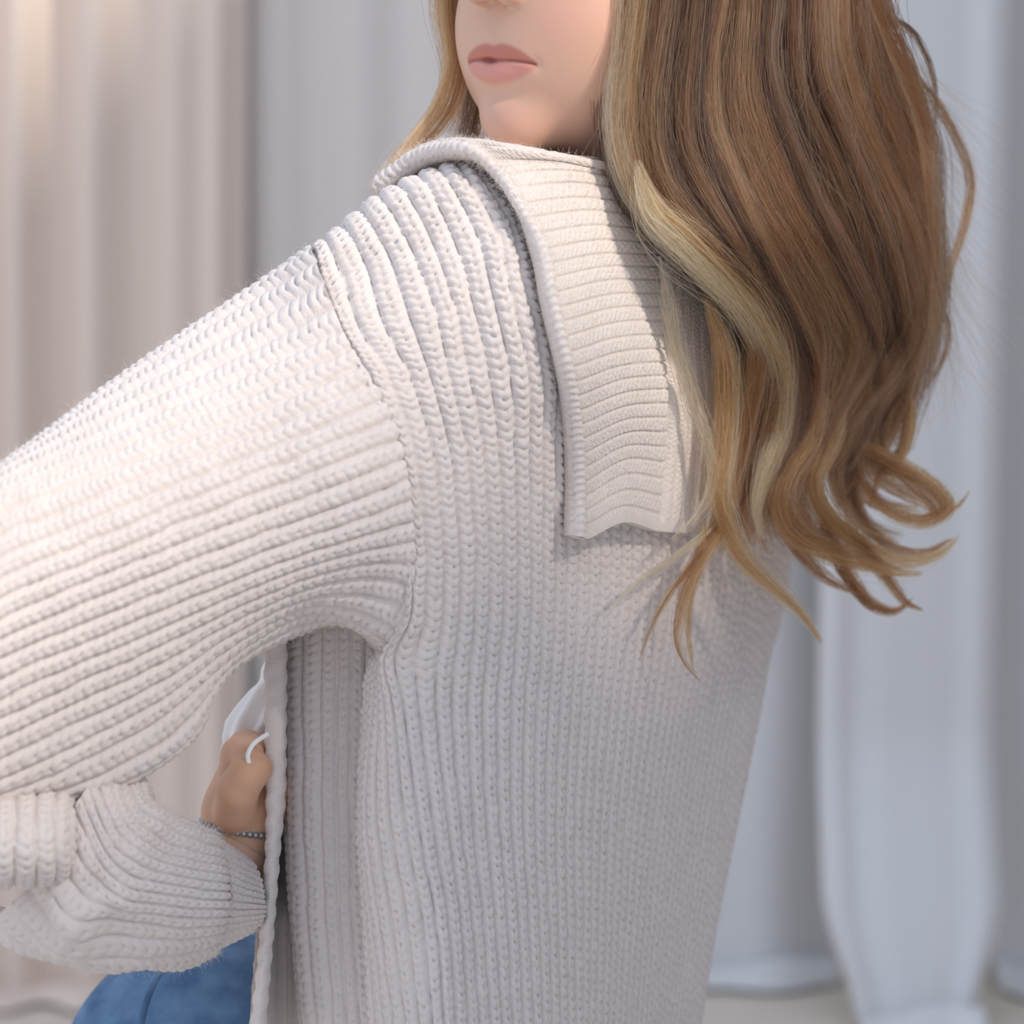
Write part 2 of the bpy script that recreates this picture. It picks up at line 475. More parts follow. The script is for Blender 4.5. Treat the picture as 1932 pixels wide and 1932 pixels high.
# ---- cuff
cc = []
for (t, dz) in ((0, 38), (1, 44), (2, 52), (3, 62)):
    row0 = [(408, 1585), (424, 1625), (432, 1668), (432, 1715), (420, 1755), (404, 1788), (400, 1780)]
    row1 = [(474, 1630), (488, 1658), (494, 1690), (496, 1715), (494, 1735), (490, 1748), (486, 1740)]
    s = t / 3
    row = [(a[0] * (1 - s) + b_[0] * s, a[1] * (1 - s) + b_[1] * s) for a, b_ in zip(row0, row1)]
    pts = [(row[0][0] + 6, row[0][1] + 60, dz + 80), (row[0][0] + 4, row[0][1] + 14, dz + 50)]
    pts += [(p[0], p[1], dz + FPR[i + 2] * 0.7) for i, p in enumerate(row)]
    cc.append(pts)
cuff, GC, NC = knit_patch('cuff', [0, 1, 2, 3], FU[:-1], cc, 60, 240, 0.0038, 0.0045, back, offset=-0.001)

# ---- side panel under the arm and front band
sp = []
for (y, xl, xr, dd) in ((1130, 540, 690, 6), (1250, 542, 690, 4), (1400, 543, 688, 2), (1600, 546, 688, 0), (1750, 556, 692, 0), (1970, 575, 706, 0)):
    w_ = xr - xl
    sp.append([(xl + 40, y, 175 + dd), (xl + 4, y, 132 + dd), (xl - 4, y, 114 + dd), (xl + w_ * .18, y, 100 + dd), (xl + w_ * .42, y, 92 + dd), (xl + w_ * .65, y, 88 + dd), (xl + w_ * .85, y, 84 + dd), (xr + 8, y, 84 + dd), (xr + 60, y, 100 + dd)])
side, GSP, NSP = knit_patch('side_panel', [0, 1, 2, 3, 4, 5], [-3, -1, 0, 1.0, 2.0, 3.1, 4.2, 5.2, 7], sp, 330, 150, 0.0046, 0.0056, back)

def band_func(w, r):
    a = r * 0.55 + w * 0.9
    return 0.5 + 0.32 * np.cos(2 * pi * a) + 0.08 * np.cos(2 * pi * r * 2)
fb = []
for (y, xl, xr, dd) in ((1150, 498, 545, 88), (1260, 496, 544, 86), (1400, 497, 543, 84), (1500, 499, 541, 82), (1600, 498, 532, 78), (1700, 492, 524, 74), (1820, 482, 514, 70), (1970, 466, 502, 66)):
    w_ = xr - xl
    fb.append([(xl + 26, y, dd + 40), (xl + 6, y, dd + 10), (xl, y, dd + 1), (xl + 5, y, dd - 4), (xl + w_ * .5, y, dd - 6), (xr - 5, y, dd - 3), (xr, y, dd + 4), (xr - 6, y, dd + 14), (xr - 14, y, dd + 60)])
band, GFB, NFB = knit_patch('front_band', list(range(8)), list(range(9)), fb, 280, 60, 0.0014, 0.0040, back, func=lambda w, r: band_func(w * 0.25, r * 0.6), offset=0)
# inner face of the open front, seen in the gap beside the band
ip = []
for (y, xb, xs_) in ((1300, 530, 552), (1450, 530, 552), (1500, 528, 554), (1600, 520, 556), (1700, 510, 562), (1820, 500, 568), (1980, 488, 584)):
    dm = 250 if y < 1550 else (200 if y < 1650 else 150)
    ip.append([(xb - 16, y, 96), (xb - 4, y, 106), ((xb + xs_) / 2 - 4, y, dm), ((xb + xs_) / 2 + 10, y, dm), (xs_ + 6, y, 130), (xs_ + 24, y, 126)])
inner, _, _ = knit_patch('front_panel', list(range(7)), [0, 1, 2, 3, 4, 5], ip, 160, 60, 0.002, 0.0056, back)

# ---- collar
CJ = [-2, -1, 0, 1, 2, 3, 4, 5, 6, 7, 8]
Cu = [0, 1, 2, 3, 4, 5]
CC = [
 [(705, 356, 74), (720, 338, 82), (760, 332, 110), (810, 345, 150), (850, 360, 170), (900, 380, 190)],
 [(792, 304, 62), (796, 280, 68), (845, 279, 98), (905, 300, 150), (960, 320, 170), (1020, 340, 190)],
 [(872, 292, 48), (886, 270, 52), (985, 282, 78), (1180, 320, 112), (1235, 335, 140), (1290, 350, 180)],
 [(925, 328, None), (952, 318, None), (1060, 314, None), (1205, 338, None), (1265, 352, None), (1330, 365, None)],
 [(968, 388, None), (994, 380, None), (1100, 370, None), (1235, 388, None), (1290, 398, None), (1370, 408, None)],
 [(1012, 480, None), (1038, 476, None), (1132, 460, None), (1250, 464, None), (1322, 470, None), (1400, 480, None)],
 [(1030, 574, None), (1056, 572, None), (1145, 550, None), (1253, 546, None), (1326, 548, None), (1430, 555, None)],
 [(1057, 690, None), (1083, 688, None), (1165, 662, None), (1256, 655, None), (1328, 655, None), (1450, 660, None)],
 [(1074, 800, None), (1100, 798, None), (1178, 766, None), (1262, 760, None), (1338, 758, None), (1465, 760, None)],
 [(1079, 917, None), (1105, 914, None), (1178, 874, None), (1254, 880, None), (1340, 880, None), (1478, 880, None)],
 [(1078, 1010, None), (1106, 1016, None), (1173, 986, None), (1242, 1003, None), (1330, 1004, None), (1484, 995, None)]]
GAPU = [22, 26, 24, 20, 22, 24]
def cloth_depth(x, y):
    """depth of the upper back under the collar"""
    f3 = np.interp(x, Ca[3, 2:12, 0], Ca[3, 2:12, 2])
    f5 = np.interp(x, Ca[5, 2:12, 0], Ca[5, 2:12, 2])
    t = smooth(680, 930, y)
    return f3 * (1 - t) + f5 * t + 35 * (max(0.0, 650 - y) / 300) ** 1.5
for j in range(2, 11):
    for i in range(6):
        x, y, d_ = CC[j][i]
        g = GAPU[i]
        if j >= 8 and i == 2: g += 8 * (j - 7) / 3
        CC[j][i] = (x, y, float(cloth_depth(x, y)) - g)
def collar_surface(nv, nu, u_range=None):
    return patch(CJ, Cu, CC, nv, nu, u_range)
B, u, v = collar_surface(620, 420)
G = P(B[..., 0], B[..., 1], B[..., 2]); N = grid_normals(G)
Uc, Vc = np.meshgrid(u, v)
arc = rows_from(G, 1.0)          # metres down the collar
dpx = B[..., 1]
# horizontal ribs between piping and the upright band
ribw = np.interp(v, [-2, -1, 0, 1, 2, 3, 4, 5, 6, 7, 8], np.cumsum([0, 2.2, 2.4, 1.9, 2.3, 3.4, 3.5, 4.2, 4.1, 4.3, 3.7]))
Wm = np.repeat(ribw[:, None], len(u), 1)
Rm = np.repeat((u * 11)[None, :], len(v), 0)
hh = fine_rib(Wm, Rm)
band_w = (Uc - 3.0) * 4.6
band_h = fine_rib(band_w, Wm * 3.0) 
mix = smooth(2.985, 3.03, Uc)
h = 0.0022 * (hh * (1 - mix) + (band_h + 0.35) * mix)
h -= 0.0022 * np.exp(-((Uc - 3.0) / 0.05) ** 2)
edge = smooth(7.75, 7.9, Vc)
h = h * (1 - edge) + 0.0022 * edge
Gf = G + N * h[..., None]
Gk = G - N * 0.006
nv_, nu_ = G.shape[:2]
V_ = np.concatenate([Gf.reshape(-1, 3), Gk.reshape(-1, 3)])
Q = [grid_quads(nv_, nu_), grid_quads(nv_, nu_, off=nv_ * nu_, flip=True)]
def strip(a, b_):
    return np.stack([a[:-1], a[1:], b_[1:], b_[:-1]], -1)
off = nv_ * nu_
bot = np.arange(nu_) + (nv_ - 1) * nu_
Q.append(strip(bot, bot + off))
lft = np.arange(nv_) * nu_
Q.append(strip(lft, lft + off)); Q.append(strip(lft + nu_ - 1, lft + nu_ - 1 + off))
Q.append(strip(np.arange(nu_), np.arange(nu_) + off))
collar = mesh_obj('collar', V_, np.concatenate(Q), M_collar)
under(collar, back)
# piping: rolled knit edge along the outer side
Bp, up_, vp = collar_surface(900, 2, (0.0, 0.95))
Bp[:, :, 2] -= 1.0
A0 = P(Bp[:, 0, 0], Bp[:, 0, 1], Bp[:, 0, 2]); A1 = P(Bp[:, 1, 0], Bp[:, 1, 1], Bp[:, 1, 2])
cen = (A0 + A1) / 2; ux = (A1 - A0); hw = np.linalg.norm(ux, axis=1, keepdims=True) / 2
hw = np.clip(hw, 0.0035, 0.0042); ux = ux / np.linalg.norm(ux, axis=1, keepdims=True)
tg = np.gradient(cen, axis=0); tg /= np.linalg.norm(tg, axis=1, keepdims=True)
nn = np.cross(tg, ux); nn /= np.linalg.norm(nn, axis=1, keepdims=True)
if np.mean(np.sum(nn * (CAM - cen), 1)) < 0: nn = -nn
th = np.linspace(0, 2 * pi, 36, endpoint=False)
sarc = np.concatenate([[0], np.cumsum(np.linalg.norm(np.diff(cen, axis=0), axis=1))])
rad = 1 + 0.10 * np.cos(2 * pi * (sarc[:, None] / 0.0046) + 3 * np.abs(np.sin(th))[None, :]) + 0.06 * vnoise(sarc[:, None] / 0.003 + th[None, :] * 0, th[None, :] * 2 + 0 * sarc[:, None], 8)
ring = cen[:, None, :] + (np.cos(th)[None, :, None] * ux[:, None, :] * hw[:, None, :] + np.sin(th)[None, :, None] * nn[:, None, :] * 0.0042) * rad[..., None]
pipe = mesh_obj('collar_edging', ring.reshape(-1, 3), grid_quads(len(cen), 36, wrap_u=True), M_knit)
under(pipe, back)

# ------------------------------------------------------------------ skin: head, neck, hand (signed distance shapes)
def surface_nets(vals, xs, ys, zs):
    s = vals < 0
    nx, ny, nz = vals.shape
    c = np.zeros((nx - 1, ny - 1, nz - 1), np.int8)
    for dx in (0, 1):
        for dy in (0, 1):
            for dz in (0, 1):
                c += s[dx:nx - 1 + dx, dy:ny - 1 + dy, dz:nz - 1 + dz]
    act = (c > 0) & (c < 8)
    idx = -np.ones(act.shape, np.int64)
    ii, jj, kk = np.nonzero(act)
    idx[ii, jj, kk] = np.arange(len(ii))
    acc = np.zeros((len(ii), 3)); cnt = np.zeros(len(ii))
    ax = [xs, ys, zs]
    for axis in range(3):
        o1, o2 = [a for a in range(3) if a != axis]
        for a in (0, 1):
            for b_ in (0, 1):
                o = [0, 0, 0]; o[o1] = a; o[o2] = b_
                e = list(o); e[axis] = 1
                v0 = vals[ii + o[0], jj + o[1], kk + o[2]]; v1 = vals[ii + e[0], jj + e[1], kk + e[2]]
                m = (v0 < 0) != (v1 < 0)
                t = np.where(m, v0 / (v0 - v1 + 1e-20), 0)
                p = np.stack([xs[ii + o[0]], ys[jj + o[1]], zs[kk + o[2]]], -1)
                q = np.stack([xs[ii + e[0]], ys[jj + e[1]], zs[kk + e[2]]], -1)
                acc += np.where(m[:, None], p + (q - p) * t[:, None], 0); cnt += m
    V = acc / cnt[:, None]
    quads = []
    for axis in range(3):
        sl0 = [slice(None)] * 3; sl1 = [slice(None)] * 3
        sl0[axis] = slice(0, -1); sl1[axis] = slice(1, None)
        ch = s[tuple(sl0)] != s[tuple(sl1)]
        inside0 = s[tuple(sl0)]
        o1, o2 = [a for a in range(3) if a != axis]
        lim = list(ch.shape)
        e = np.array(np.nonzero(ch)).T
        ok = (e[:, o1] > 0) & (e[:, o2] > 0) & (e[:, o1] < vals.shape[o1] - 1) & (e[:, o2] < vals.shape[o2] - 1)
        e = e[ok]
        def cell(d1, d2):
            f = e.copy(); f[:, o1] += d1; f[:, o2] += d2
            return idx[f[:, 0], f[:, 1], f[:, 2]]
        q = np.stack([cell(-1, -1), cell(0, -1), cell(0, 0), cell(-1, 0)], -1)
        fl = inside0[e[:, 0], e[:, 1], e[:, 2]]
        if axis == 1: fl = ~fl
        q = np.where(fl[:, None], q, q[:, ::-1])
        quads.append(q)
    return V, np.concatenate(quads)

def sd_ell(p, c, r):
    q = (p - np.array(c, np.float32)) / np.array(r, np.float32)
    k0 = np.linalg.norm(q, axis=-1); k1 = np.linalg.norm(q / np.array(r, np.float32), axis=-1)
    return k0 * (k0 - 1) / np.maximum(k1, 1e-6)
def sd_cap(p, a, b_, ra, rb):
    a = np.array(a, np.float32); b_ = np.array(b_, np.float32)
    ab = b_ - a
    t = np.clip(np.sum((p - a) * ab, -1) / np.dot(ab, ab), 0, 1)
    return np.linalg.norm(p - a - t[..., None] * ab, axis=-1) - (ra + (rb - ra) * t)
def smin(a, b_, k):
    h = np.clip(0.5 + 0.5 * (b_ - a) / k, 0, 1)
    return b_ * (1 - h) + a * h - k * h * (1 - h)
def smax(a, b_, k): return -smin(-a, -b_, k)

# ---- head in its own frame: X to the wearer's face right in view, Y out of the face, Z up, mm, origin at the lips
YAW = math.radians(45); TILT = math.radians(2)
MOUTH = PT((936, 113, 100))
hx = np.array([math.cos(YAW), math.sin(YAW), 0.0]) 
hy = np.array([-math.sin(YAW), -math.cos(YAW), 0.0])
hx = np.array([math.cos(YAW), -math.sin(YAW), 0.0])
hz = np.array([0, 0, 1.0])
R_t = Matrix.Rotation(math.radians(3), 3, Vector((0, 1, 0)))
hx, hy, hz = [np.array(R_t @ Vector(a)) for a in (hx, hy, hz)]
xs = np.concatenate([np.arange(-80, -36, 2.5), np.arange(-36, 66, 1.0), np.arange(66, 84, 2.5)])
ys = np.concatenate([np.arange(-190, -70, 4.0), np.arange(-70, 32, 1.0)])
zs = np.concatenate([np.arange(-150, -60, 4.0), np.arange(-60, 52, 1.0), np.arange(52, 106, 1.6), np.arange(106, 200, 5.0)])
p = np.stack(np.meshgrid(xs, ys, zs, indexing='ij'), -1).astype(np.float32)
X, Y, Z = p[..., 0], p[..., 1], p[..., 2]
d = sd_ell(p, (0, -98, 88), (73, 92, 98))
d = smin(d, sd_ell(p, (0, -62, 30), (60, 60, 72)), 25)
d = smin(d, sd_ell(p, (0, -58, -8), (55, 54, 40)), 22)
d = smin(d, sd_ell(p, (24, -34, 22), (30, 26, 30)), 24)
d = smin(d, sd_ell(p, (-24, -34, 22), (30, 26, 30)), 24)
d = smin(d, sd_ell(p, (0, -19, -35), (20, 18, 16)), 18)
d = smin(d, sd_ell(p, (0, -22, 4), (28, 19, 26)), 14)
d = smin(d, sd_cap(p, (0, -98, -10), (8, -128, -95), 46, 43), 20)
# brow and closed lids
for sx_ in (-31, 31):
    d = smax(d, -sd_ell(p, (sx_, 4, 78), (16, 12, 11)), 12)
    d = smin(d, sd_ell(p, (sx_, -19, 76), (12, 11, 9)), 6)
# nose
d = smin(d, sd_cap(p, (0, 15, 41), (0, 0, 90), 9, 9), 9)
d = smin(d, sd_ell(p, (12, 4, 37), (7.5, 9, 6.5)), 5)
d = smin(d, sd_ell(p, (-12, 4, 37), (7.5, 9, 6.5)), 5)
d = smax(d, -sd_ell(p, (6.5, 6, 31), (3.4, 5.5, 3.5)), 2)
d = smax(d, -sd_ell(p, (-6.5, 6, 31), (3.4, 5.5, 3.5)), 2)
# philtrum
d = d + 0.7 * np.exp(-(X / 3.6) ** 2 - ((Z - 16) / 8) ** 2) * np.exp(-(np.clip(-Y, 0, 99) / 14) ** 2)
# hollow under the lower lip
d = d + 2.2 * np.exp(-(X / 15) ** 2 - ((Z + 19) / 5.5) ** 2) * np.exp(-(np.clip(-Y - 4, 0, 99) / 14) ** 2)
# lips
ax_ = np.abs(X); tl = np.clip(ax_ / 28.5, 0, 1)
yc = -2.5 - 9.5 * tl ** 2
zl = -0.6 + 1.2 * np.sin(tl * pi) * 0.4 - 1.5 * tl ** 3                    # mouth line height
ru = 5.0 * (1 - tl ** 2.2) ** 0.8 + 0.25; rl = 7.5 * (1 - tl ** 2.4) ** 0.8 + 0.25
zu = zl + ru * 0.92 - 0.6 * np.exp(-(X / 3.5) ** 2); zw = zl - rl * 0.88
du = np.sqrt((Y - (yc - 1.8)) ** 2 + (Z - zu) ** 2 * 1.15) - ru
dw = np.sqrt((Y - (yc - 2.6)) ** 2 + (Z - zw) ** 2 * 1.15) - rl
inl = smooth(30, 26.5, ax_)
lip = np.minimum(du, dw) + (1 - inl) * 6
d = smin(d, lip, 2.2)
groove = np.exp(-((Z - zl) / (1.0 + 0.6 * np.exp(-((X + 4) / 7) ** 2))) ** 2) * smooth(30, 26, ax_) * np.exp(-(np.clip(-(Y - yc), 0, 99) / 8) ** 2)
d = d + (1.5 + 2.6 * np.exp(-((X + 5) / 6) ** 2)) * groove
# mouth corner dimple
d = d + 0.9 * np.exp(-((ax_ - 28.5) / 3.2) ** 2 - ((Z + 2) / 4) ** 2) * np.exp(-(np.clip(-Y - 8, 0, 99) / 12) ** 2)
V, Q = surface_nets(d, xs, ys, zs)
# colour per vertex: skin tone, rosy cheek, lips
x, y, z = V[:, 0], V[:, 1], V[:, 2]
tl = np.clip(np.abs(x) / 28.5, 0, 1)
zlv = -0.6 + 0.48 * np.sin(tl * pi) - 1.5 * tl ** 3
ruv = 5.0 * (1 - tl ** 2.2) ** 0.8; rlv = 7.5 * (1 - tl ** 2.4) ** 0.8
top = zlv + ruv * 1.85 - 1.0 * np.exp(-(x / 3.5) ** 2); botm = zlv - rlv * 1.72
lm = smooth(-2.0, 1.6, np.minimum(top - z, z - botm)) * smooth(29.5, 27, np.abs(x)) * (y > -22)
lm_up = lm * smooth(-0.6, 0.8, z - zlv)
line = np.exp(-((z - zlv) / (0.8 + 0.9 * np.exp(-((x + 5) / 6) ** 2))) ** 2) * smooth(29, 26, np.abs(x)) * (y > -18)
skin = np.array([0.71, 0.455, 0.335]); blush = np.array([0.73, 0.40, 0.305])
lipc = np.array([0.69, 0.32, 0.265]); lipu = np.array([0.52, 0.19, 0.135])
c = np.repeat(skin[None], len(V), 0)
bl = np.exp(-((x - 42) / 22) ** 2 - ((z - 30) / 26) ** 2) * 0.7 + 0.5 * np.exp(-((x - 8) / 16) ** 2 - ((z + 34) / 12) ** 2)
c = c * (1 - bl[:, None]) + blush * bl[:, None]
c = c * (1 - lm[:, None]) + lipc * lm[:, None]
c = c * (1 - 0.85 * lm_up[:, None]) + lipu * 0.85 * lm_up[:, None]
c = c * (1 - 0.7 * line[:, None]) + np.array([0.24, 0.05, 0.035]) * 0.7 * line[:, None]
brow = np.exp(-((np.abs(x) - 31) / 17) ** 4 - ((z - 95 + 0.006 * (np.abs(x) - 30) ** 2) / 3.0) ** 2) * (y > -50)
lash = np.exp(-((np.abs(x) - 31) / 12) ** 4 - ((z - 71.5) / 1.4) ** 2) * (y > -40)
bk = np.clip(brow * 0.75 + lash * 0.8, 0, 1)[:, None]
c = c * (1 - bk) + np.array([0.10, 0.05, 0.03]) * bk
headW = MOUTH + (V[:, :1] * hx + V[:, 1:2] * hy + V[:, 2:] * hz) / 1000.0
skinV = [headW]; skinQ = [Q]; skinC = [c]

# ---- torso, arm and hand in world units (m)
def wp(px, py, dep): return PT((px, py, dep))
def block(prims, lo, hi, step, k):
    xs = np.arange(lo[0], hi[0], step); ys = np.arange(lo[1], hi[1], step); zs = np.arange(lo[2], hi[2], step)
    p = np.stack(np.meshgrid(xs, ys, zs, indexing='ij'), -1).astype(np.float32)
    d = None
    for q in prims:
        a, b_, ra, rb = q[:4]; kk = q[4] if len(q) > 4 else k
        e = sd_cap(p, a, b_, ra, rb)
        d = e if d is None else smin(d, e, kk)
    return surface_nets(d, xs, ys, zs)
shoulder = wp(800, 560, 110); elbow = wp(-150, 1420, 10); wrist = wp(452, 1612, 106)
tor = [(wp(1180, 480, 205), wp(1040, 800, 235), .045, .07), (wp(1040, 800, 235), wp(900, 1200, 245), .07, .075), (wp(900, 1200, 245), wp(860, 1900, 260), .075, .075),
       (shoulder, wp(1060, 680, 220), .045, .06), (shoulder, elbow, .043, .034), (elbow, wp(280, 1700, 55), .034, .024), (wp(280, 1700, 55), wrist, .024, .020)]
pts = np.array([q for t in tor for q in t[:2]])
V2, Q2 = block(tor, pts.min(0) - .11, pts.max(0) + .11, 0.007, 0.02)
skinV.append(V2); skinQ.append(Q2 + len(headW)); skinC.append(np.repeat(skin[None], len(V2), 0))
# hand: a loose fist, seen from the thumb side, closing on the shirt hem
h_ = lambda x, y, d: wp(x, y, d)
hand = [(wrist, h_(456, 1535, 106), .019, .021), (h_(456, 1535, 106), h_(470, 1480, 110), .021, .0205),
        (h_(486, 1515, 118), h_(488, 1470, 118), .015, .015)]
fingers = [  # knuckle, middle joint, tip
    [(447, 1462, 92), (458, 1424, 96), (495, 1430, 84), (508, 1468, 82)],
    [(470, 1452, 108), (486, 1410, 110), (520, 1420, 94), (530, 1462, 90)],
    [(500, 1452, 126), (520, 1412, 126), (552, 1424, 108), (556, 1466, 102)],
    [(535, 1465, 138), (556, 1430, 136), (580, 1442, 120), (580, 1476, 114)]]
for f_ in fingers:
    w_ = [h_(445 + (q[0] - 447) * 0.5, q[1], q[2]) for q in f_]
    for i_ in range(3):
        hand.append((w_[i_], w_[i_ + 1], .0105 - .001 * i_, .0100 - .001 * i_, .0035))
thumb = [h_(444, 1530, 86), h_(448, 1492, 76), h_(466, 1462, 72), h_(484, 1450, 74)]
for i_ in range(3): hand.append((thumb[i_], thumb[i_ + 1], .0125 - .0012 * i_, .0115 - .0012 * i_, .004))
pts = np.array([q for t in hand for q in t[:2]])
V3, Q3 = block(hand, pts.min(0) - .035, pts.max(0) + .035, 0.0016, 0.010)
skinV.append(V3); skinQ.append(Q3 + len(headW) + len(V2))
hc = np.repeat(np.array([[0.72, 0.44, 0.295]]), len(V3), 0); skinC.append(hc)
m_skin, nt, b = mat('skin')
at = nt.nodes.new('ShaderNodeAttribute'); at.attribute_name = 'col'
nz = nt.nodes.new('ShaderNodeTexNoise'); nz.inputs['Scale'].default_value = 900; nz.inputs['Detail'].default_value = 3
tcn = nt.nodes.new('ShaderNodeTexCoord'); nt.links.new(tcn.outputs['Object'], nz.inputs['Vector'])
nt.links.new(at.outputs['Color'], b.inputs['Base Color'])
b.inputs['Roughness'].default_value = 0.48
b.inputs['Specular IOR Level'].default_value = 0.4
b.inputs['Subsurface Weight'].default_value = 0.6
b.inputs['Subsurface Radius'].default_value = (1.0, 0.35, 0.2)
b.inputs['Subsurface Scale'].default_value = 0.003
bp = nt.nodes.new('ShaderNodeBump'); bp.inputs['Strength'].default_value = 0.08; bp.inputs['Distance'].default_value = 0.0005
nt.links.new(nz.outputs['Fac'], bp.inputs['Height']); nt.links.new(bp.outputs['Normal'], b.inputs['Normal'])
body = mesh_obj('body', np.concatenate(skinV), np.concatenate(skinQ), m_skin, colr=np.concatenate(skinC))
under(body, person)
body['label'] = 'fair skin of the face, neck and hand'

# ------------------------------------------------------------------ jeans
hip = wp(900, 1990, 500); knee = wp(398, 2052, 232)
foot = np.array([knee[0] + 0.02, knee[1] + 0.10, 0.07])
kneeR = wp(560, 2150, 560); hipR = wp(950, 2060, 600); footR = np.array([kneeR[0] + .02, kneeR[1] + .08, .07])
jl = [(hip, knee, .097, .0925), (knee, foot, .075, .06), (hip, hipR, .10, .10), (hipR, kneeR, .09, .08), (kneeR, footR, .072, .06)]
pts = np.array([q for t in jl for q in t[:2]])
lo = pts.min(0) - .12; hi = pts.max(0) + .12; lo[2] = 0.0
VJ, QJ = block(jl, lo, hi, 0.006, 0.03)
m_jean, nt, b = mat('blue denim')
tcn = nt.nodes.new('ShaderNodeTexCoord')
n1 = nt.nodes.new('ShaderNodeTexNoise'); n1.inputs['Scale'].default_value = 42; n1.inputs['Detail'].default_value = 8
n2 = nt.nodes.new('ShaderNodeTexWave'); n2.inputs['Scale'].default_value = 420; n2.bands_direction = 'DIAGONAL'; n2.inputs['Distortion'].default_value = 1.5
rp = nt.nodes.new('ShaderNodeValToRGB')
rp.color_ramp.elements[0].position = .3; rp.color_ramp.elements[1].position = .72
rp.color_ramp.elements[0].color = (0.04, 0.11, 0.24, 1); rp.color_ramp.elements[1].color = (0.17, 0.31, 0.50, 1)
nt.links.new(tcn.outputs['Object'], n1.inputs['Vector']); nt.links.new(tcn.outputs['Object'], n2.inputs['Vector'])
nt.links.new(n1.outputs['Fac'], rp.inputs['Fac']); nt.links.new(rp.outputs['Color'], b.inputs['Base Color'])
b.inputs['Roughness'].default_value = 0.85
bp = nt.nodes.new('ShaderNodeBump'); bp.inputs['Strength'].default_value = 0.2; bp.inputs['Distance'].default_value = 0.0008
nt.links.new(n2.outputs['Fac'], bp.inputs['Height']); nt.links.new(bp.outputs['Normal'], b.inputs['Normal'])
jeans = mesh_obj('jeans', VJ, QJ, m_jean); under(jeans, person); jeans['label'] = 'faded blue denim jeans'
# side seam with raised welt
def tube(name, pts, r, material, parent, n=8, sub=8):
    pts = np.array(pts, float); t = np.arange(len(pts)); q = np.linspace(0, len(pts) - 1, (len(pts) - 1) * sub + 1)
    C = spline(t, pts, q)
    T = np.gradient(C, axis=0); T /= np.linalg.norm(T, axis=1, keepdims=True)
    a = np.cross(T, FWD); a /= np.linalg.norm(a, axis=1, keepdims=True) + 1e-9; b2 = np.cross(T, a)
    th = np.linspace(0, 2 * pi, n, endpoint=False)
    rr = np.interp(q, t, r) if np.ndim(r) else np.full(len(q), r)
    V = C[:, None] + rr[:, None, None] * (np.cos(th)[None, :, None] * a[:, None] + np.sin(th)[None, :, None] * b2[:, None])
    o = mesh_obj(name, V.reshape(-1, 3), grid_quads(len(q), n, wrap_u=True), material)
    if parent is not None: under(o, parent)
    return o

tube('seam', [wp(262, 1950, 150), wp(276, 1890, 149), wp(300, 1836, 150), wp(335, 1796, 154), wp(380, 1770, 162)], 0.0022, m_jean, jeans)
# ------------------------------------------------------------------ white top under the cardigan
m_white, nt, b = mat('white cotton'); b.inputs['Base Color'].default_value = (0.96, 0.96, 0.96, 1); b.inputs['Roughness'].default_value = 0.85
wt = []
for (y, xl) in ((1240, 512), (1275, 496), (1310, 474), (1350, 444), (1385, 424), (1410, 422), (1428, 440)):
    wt.append([(xl + 30, y, 190), (xl + 6, y, 146), (xl, y, 134), (xl + 12, y, 124), (xl + 36, y + 4, 119), (xl + 64, y, 117), (xl + 100, y, 122), (xl + 140, y, 140)])
Bw, uw, vw = patch(list(range(7)), list(range(8)), wt, 80, 80)
Gw = P(Bw[..., 0], Bw[..., 1], Bw[..., 2]); Nw = grid_normals(Gw)
Uw, Vw = np.meshgrid(uw, vw)
Gw = Gw + Nw * (0.0016 * np.sin(Uw * 4.2 + 1.2 * np.sin(Vw)) + 0.002 * vnoise(Uw, Vw * 1.5, 4))[..., None]
top_ = mesh_obj('white_top', Gw.reshape(-1, 3), grid_quads(80, 80), m_white); under(top_, person); top_['label'] = 'white cotton top bunched above the hand'
tube('drawstring', [wp(505, 1385, 72), wp(480, 1402, 66), wp(468, 1424, 64), wp(472, 1446, 66), wp(480, 1462, 72)], 0.0014, m_white, top_)

# ------------------------------------------------------------------ bracelet on the wrist
m_met, nt, b = mat('dark silver'); b.inputs['Base Color'].default_value = (0.42, 0.43, 0.45, 1); b.inputs['Metallic'].default_value = 0.8; b.inputs['Roughness'].default_value = 0.35
wd = wp(456, 1535, 106) - wrist; wd /= np.linalg.norm(wd)
bc = wrist + wd * 0.016
e1 = np.cross(wd, FWD); e1 /= np.linalg.norm(e1); e2 = np.cross(wd, e1)
brc = empty('bracelet', bc); tag(brc, 'thin dark silver beaded bracelet on the wrist', 'bracelet')
sph_v = []; 
def sphere_mesh(r, n=8, m=6):
    V = []; 
    for i in range(m + 1):
        t = pi * i / m
        for j in range(n):
            f = 2 * pi * j / n
            V.append((r * math.sin(t) * math.cos(f), r * math.sin(t) * math.sin(f), r * math.cos(t)))
    return np.array(V), grid_quads(m + 1, n, wrap_u=True)
sv, sq = sphere_mesh(0.0021)
bead0 = mesh_obj('bead', sv, sq, m_met)
NBEAD = 40
for i in range(NBEAD):
    f = 2 * pi * i / NBEAD
    q = (math.cos(f) * e1 + math.sin(f) * e2) * 0.0225 + wd * 0.003 * math.cos(f + .5)
    o = bead0 if i == 0 else bead0.copy()
    if i: col.objects.link(o)
    o.parent = brc; o.location = q

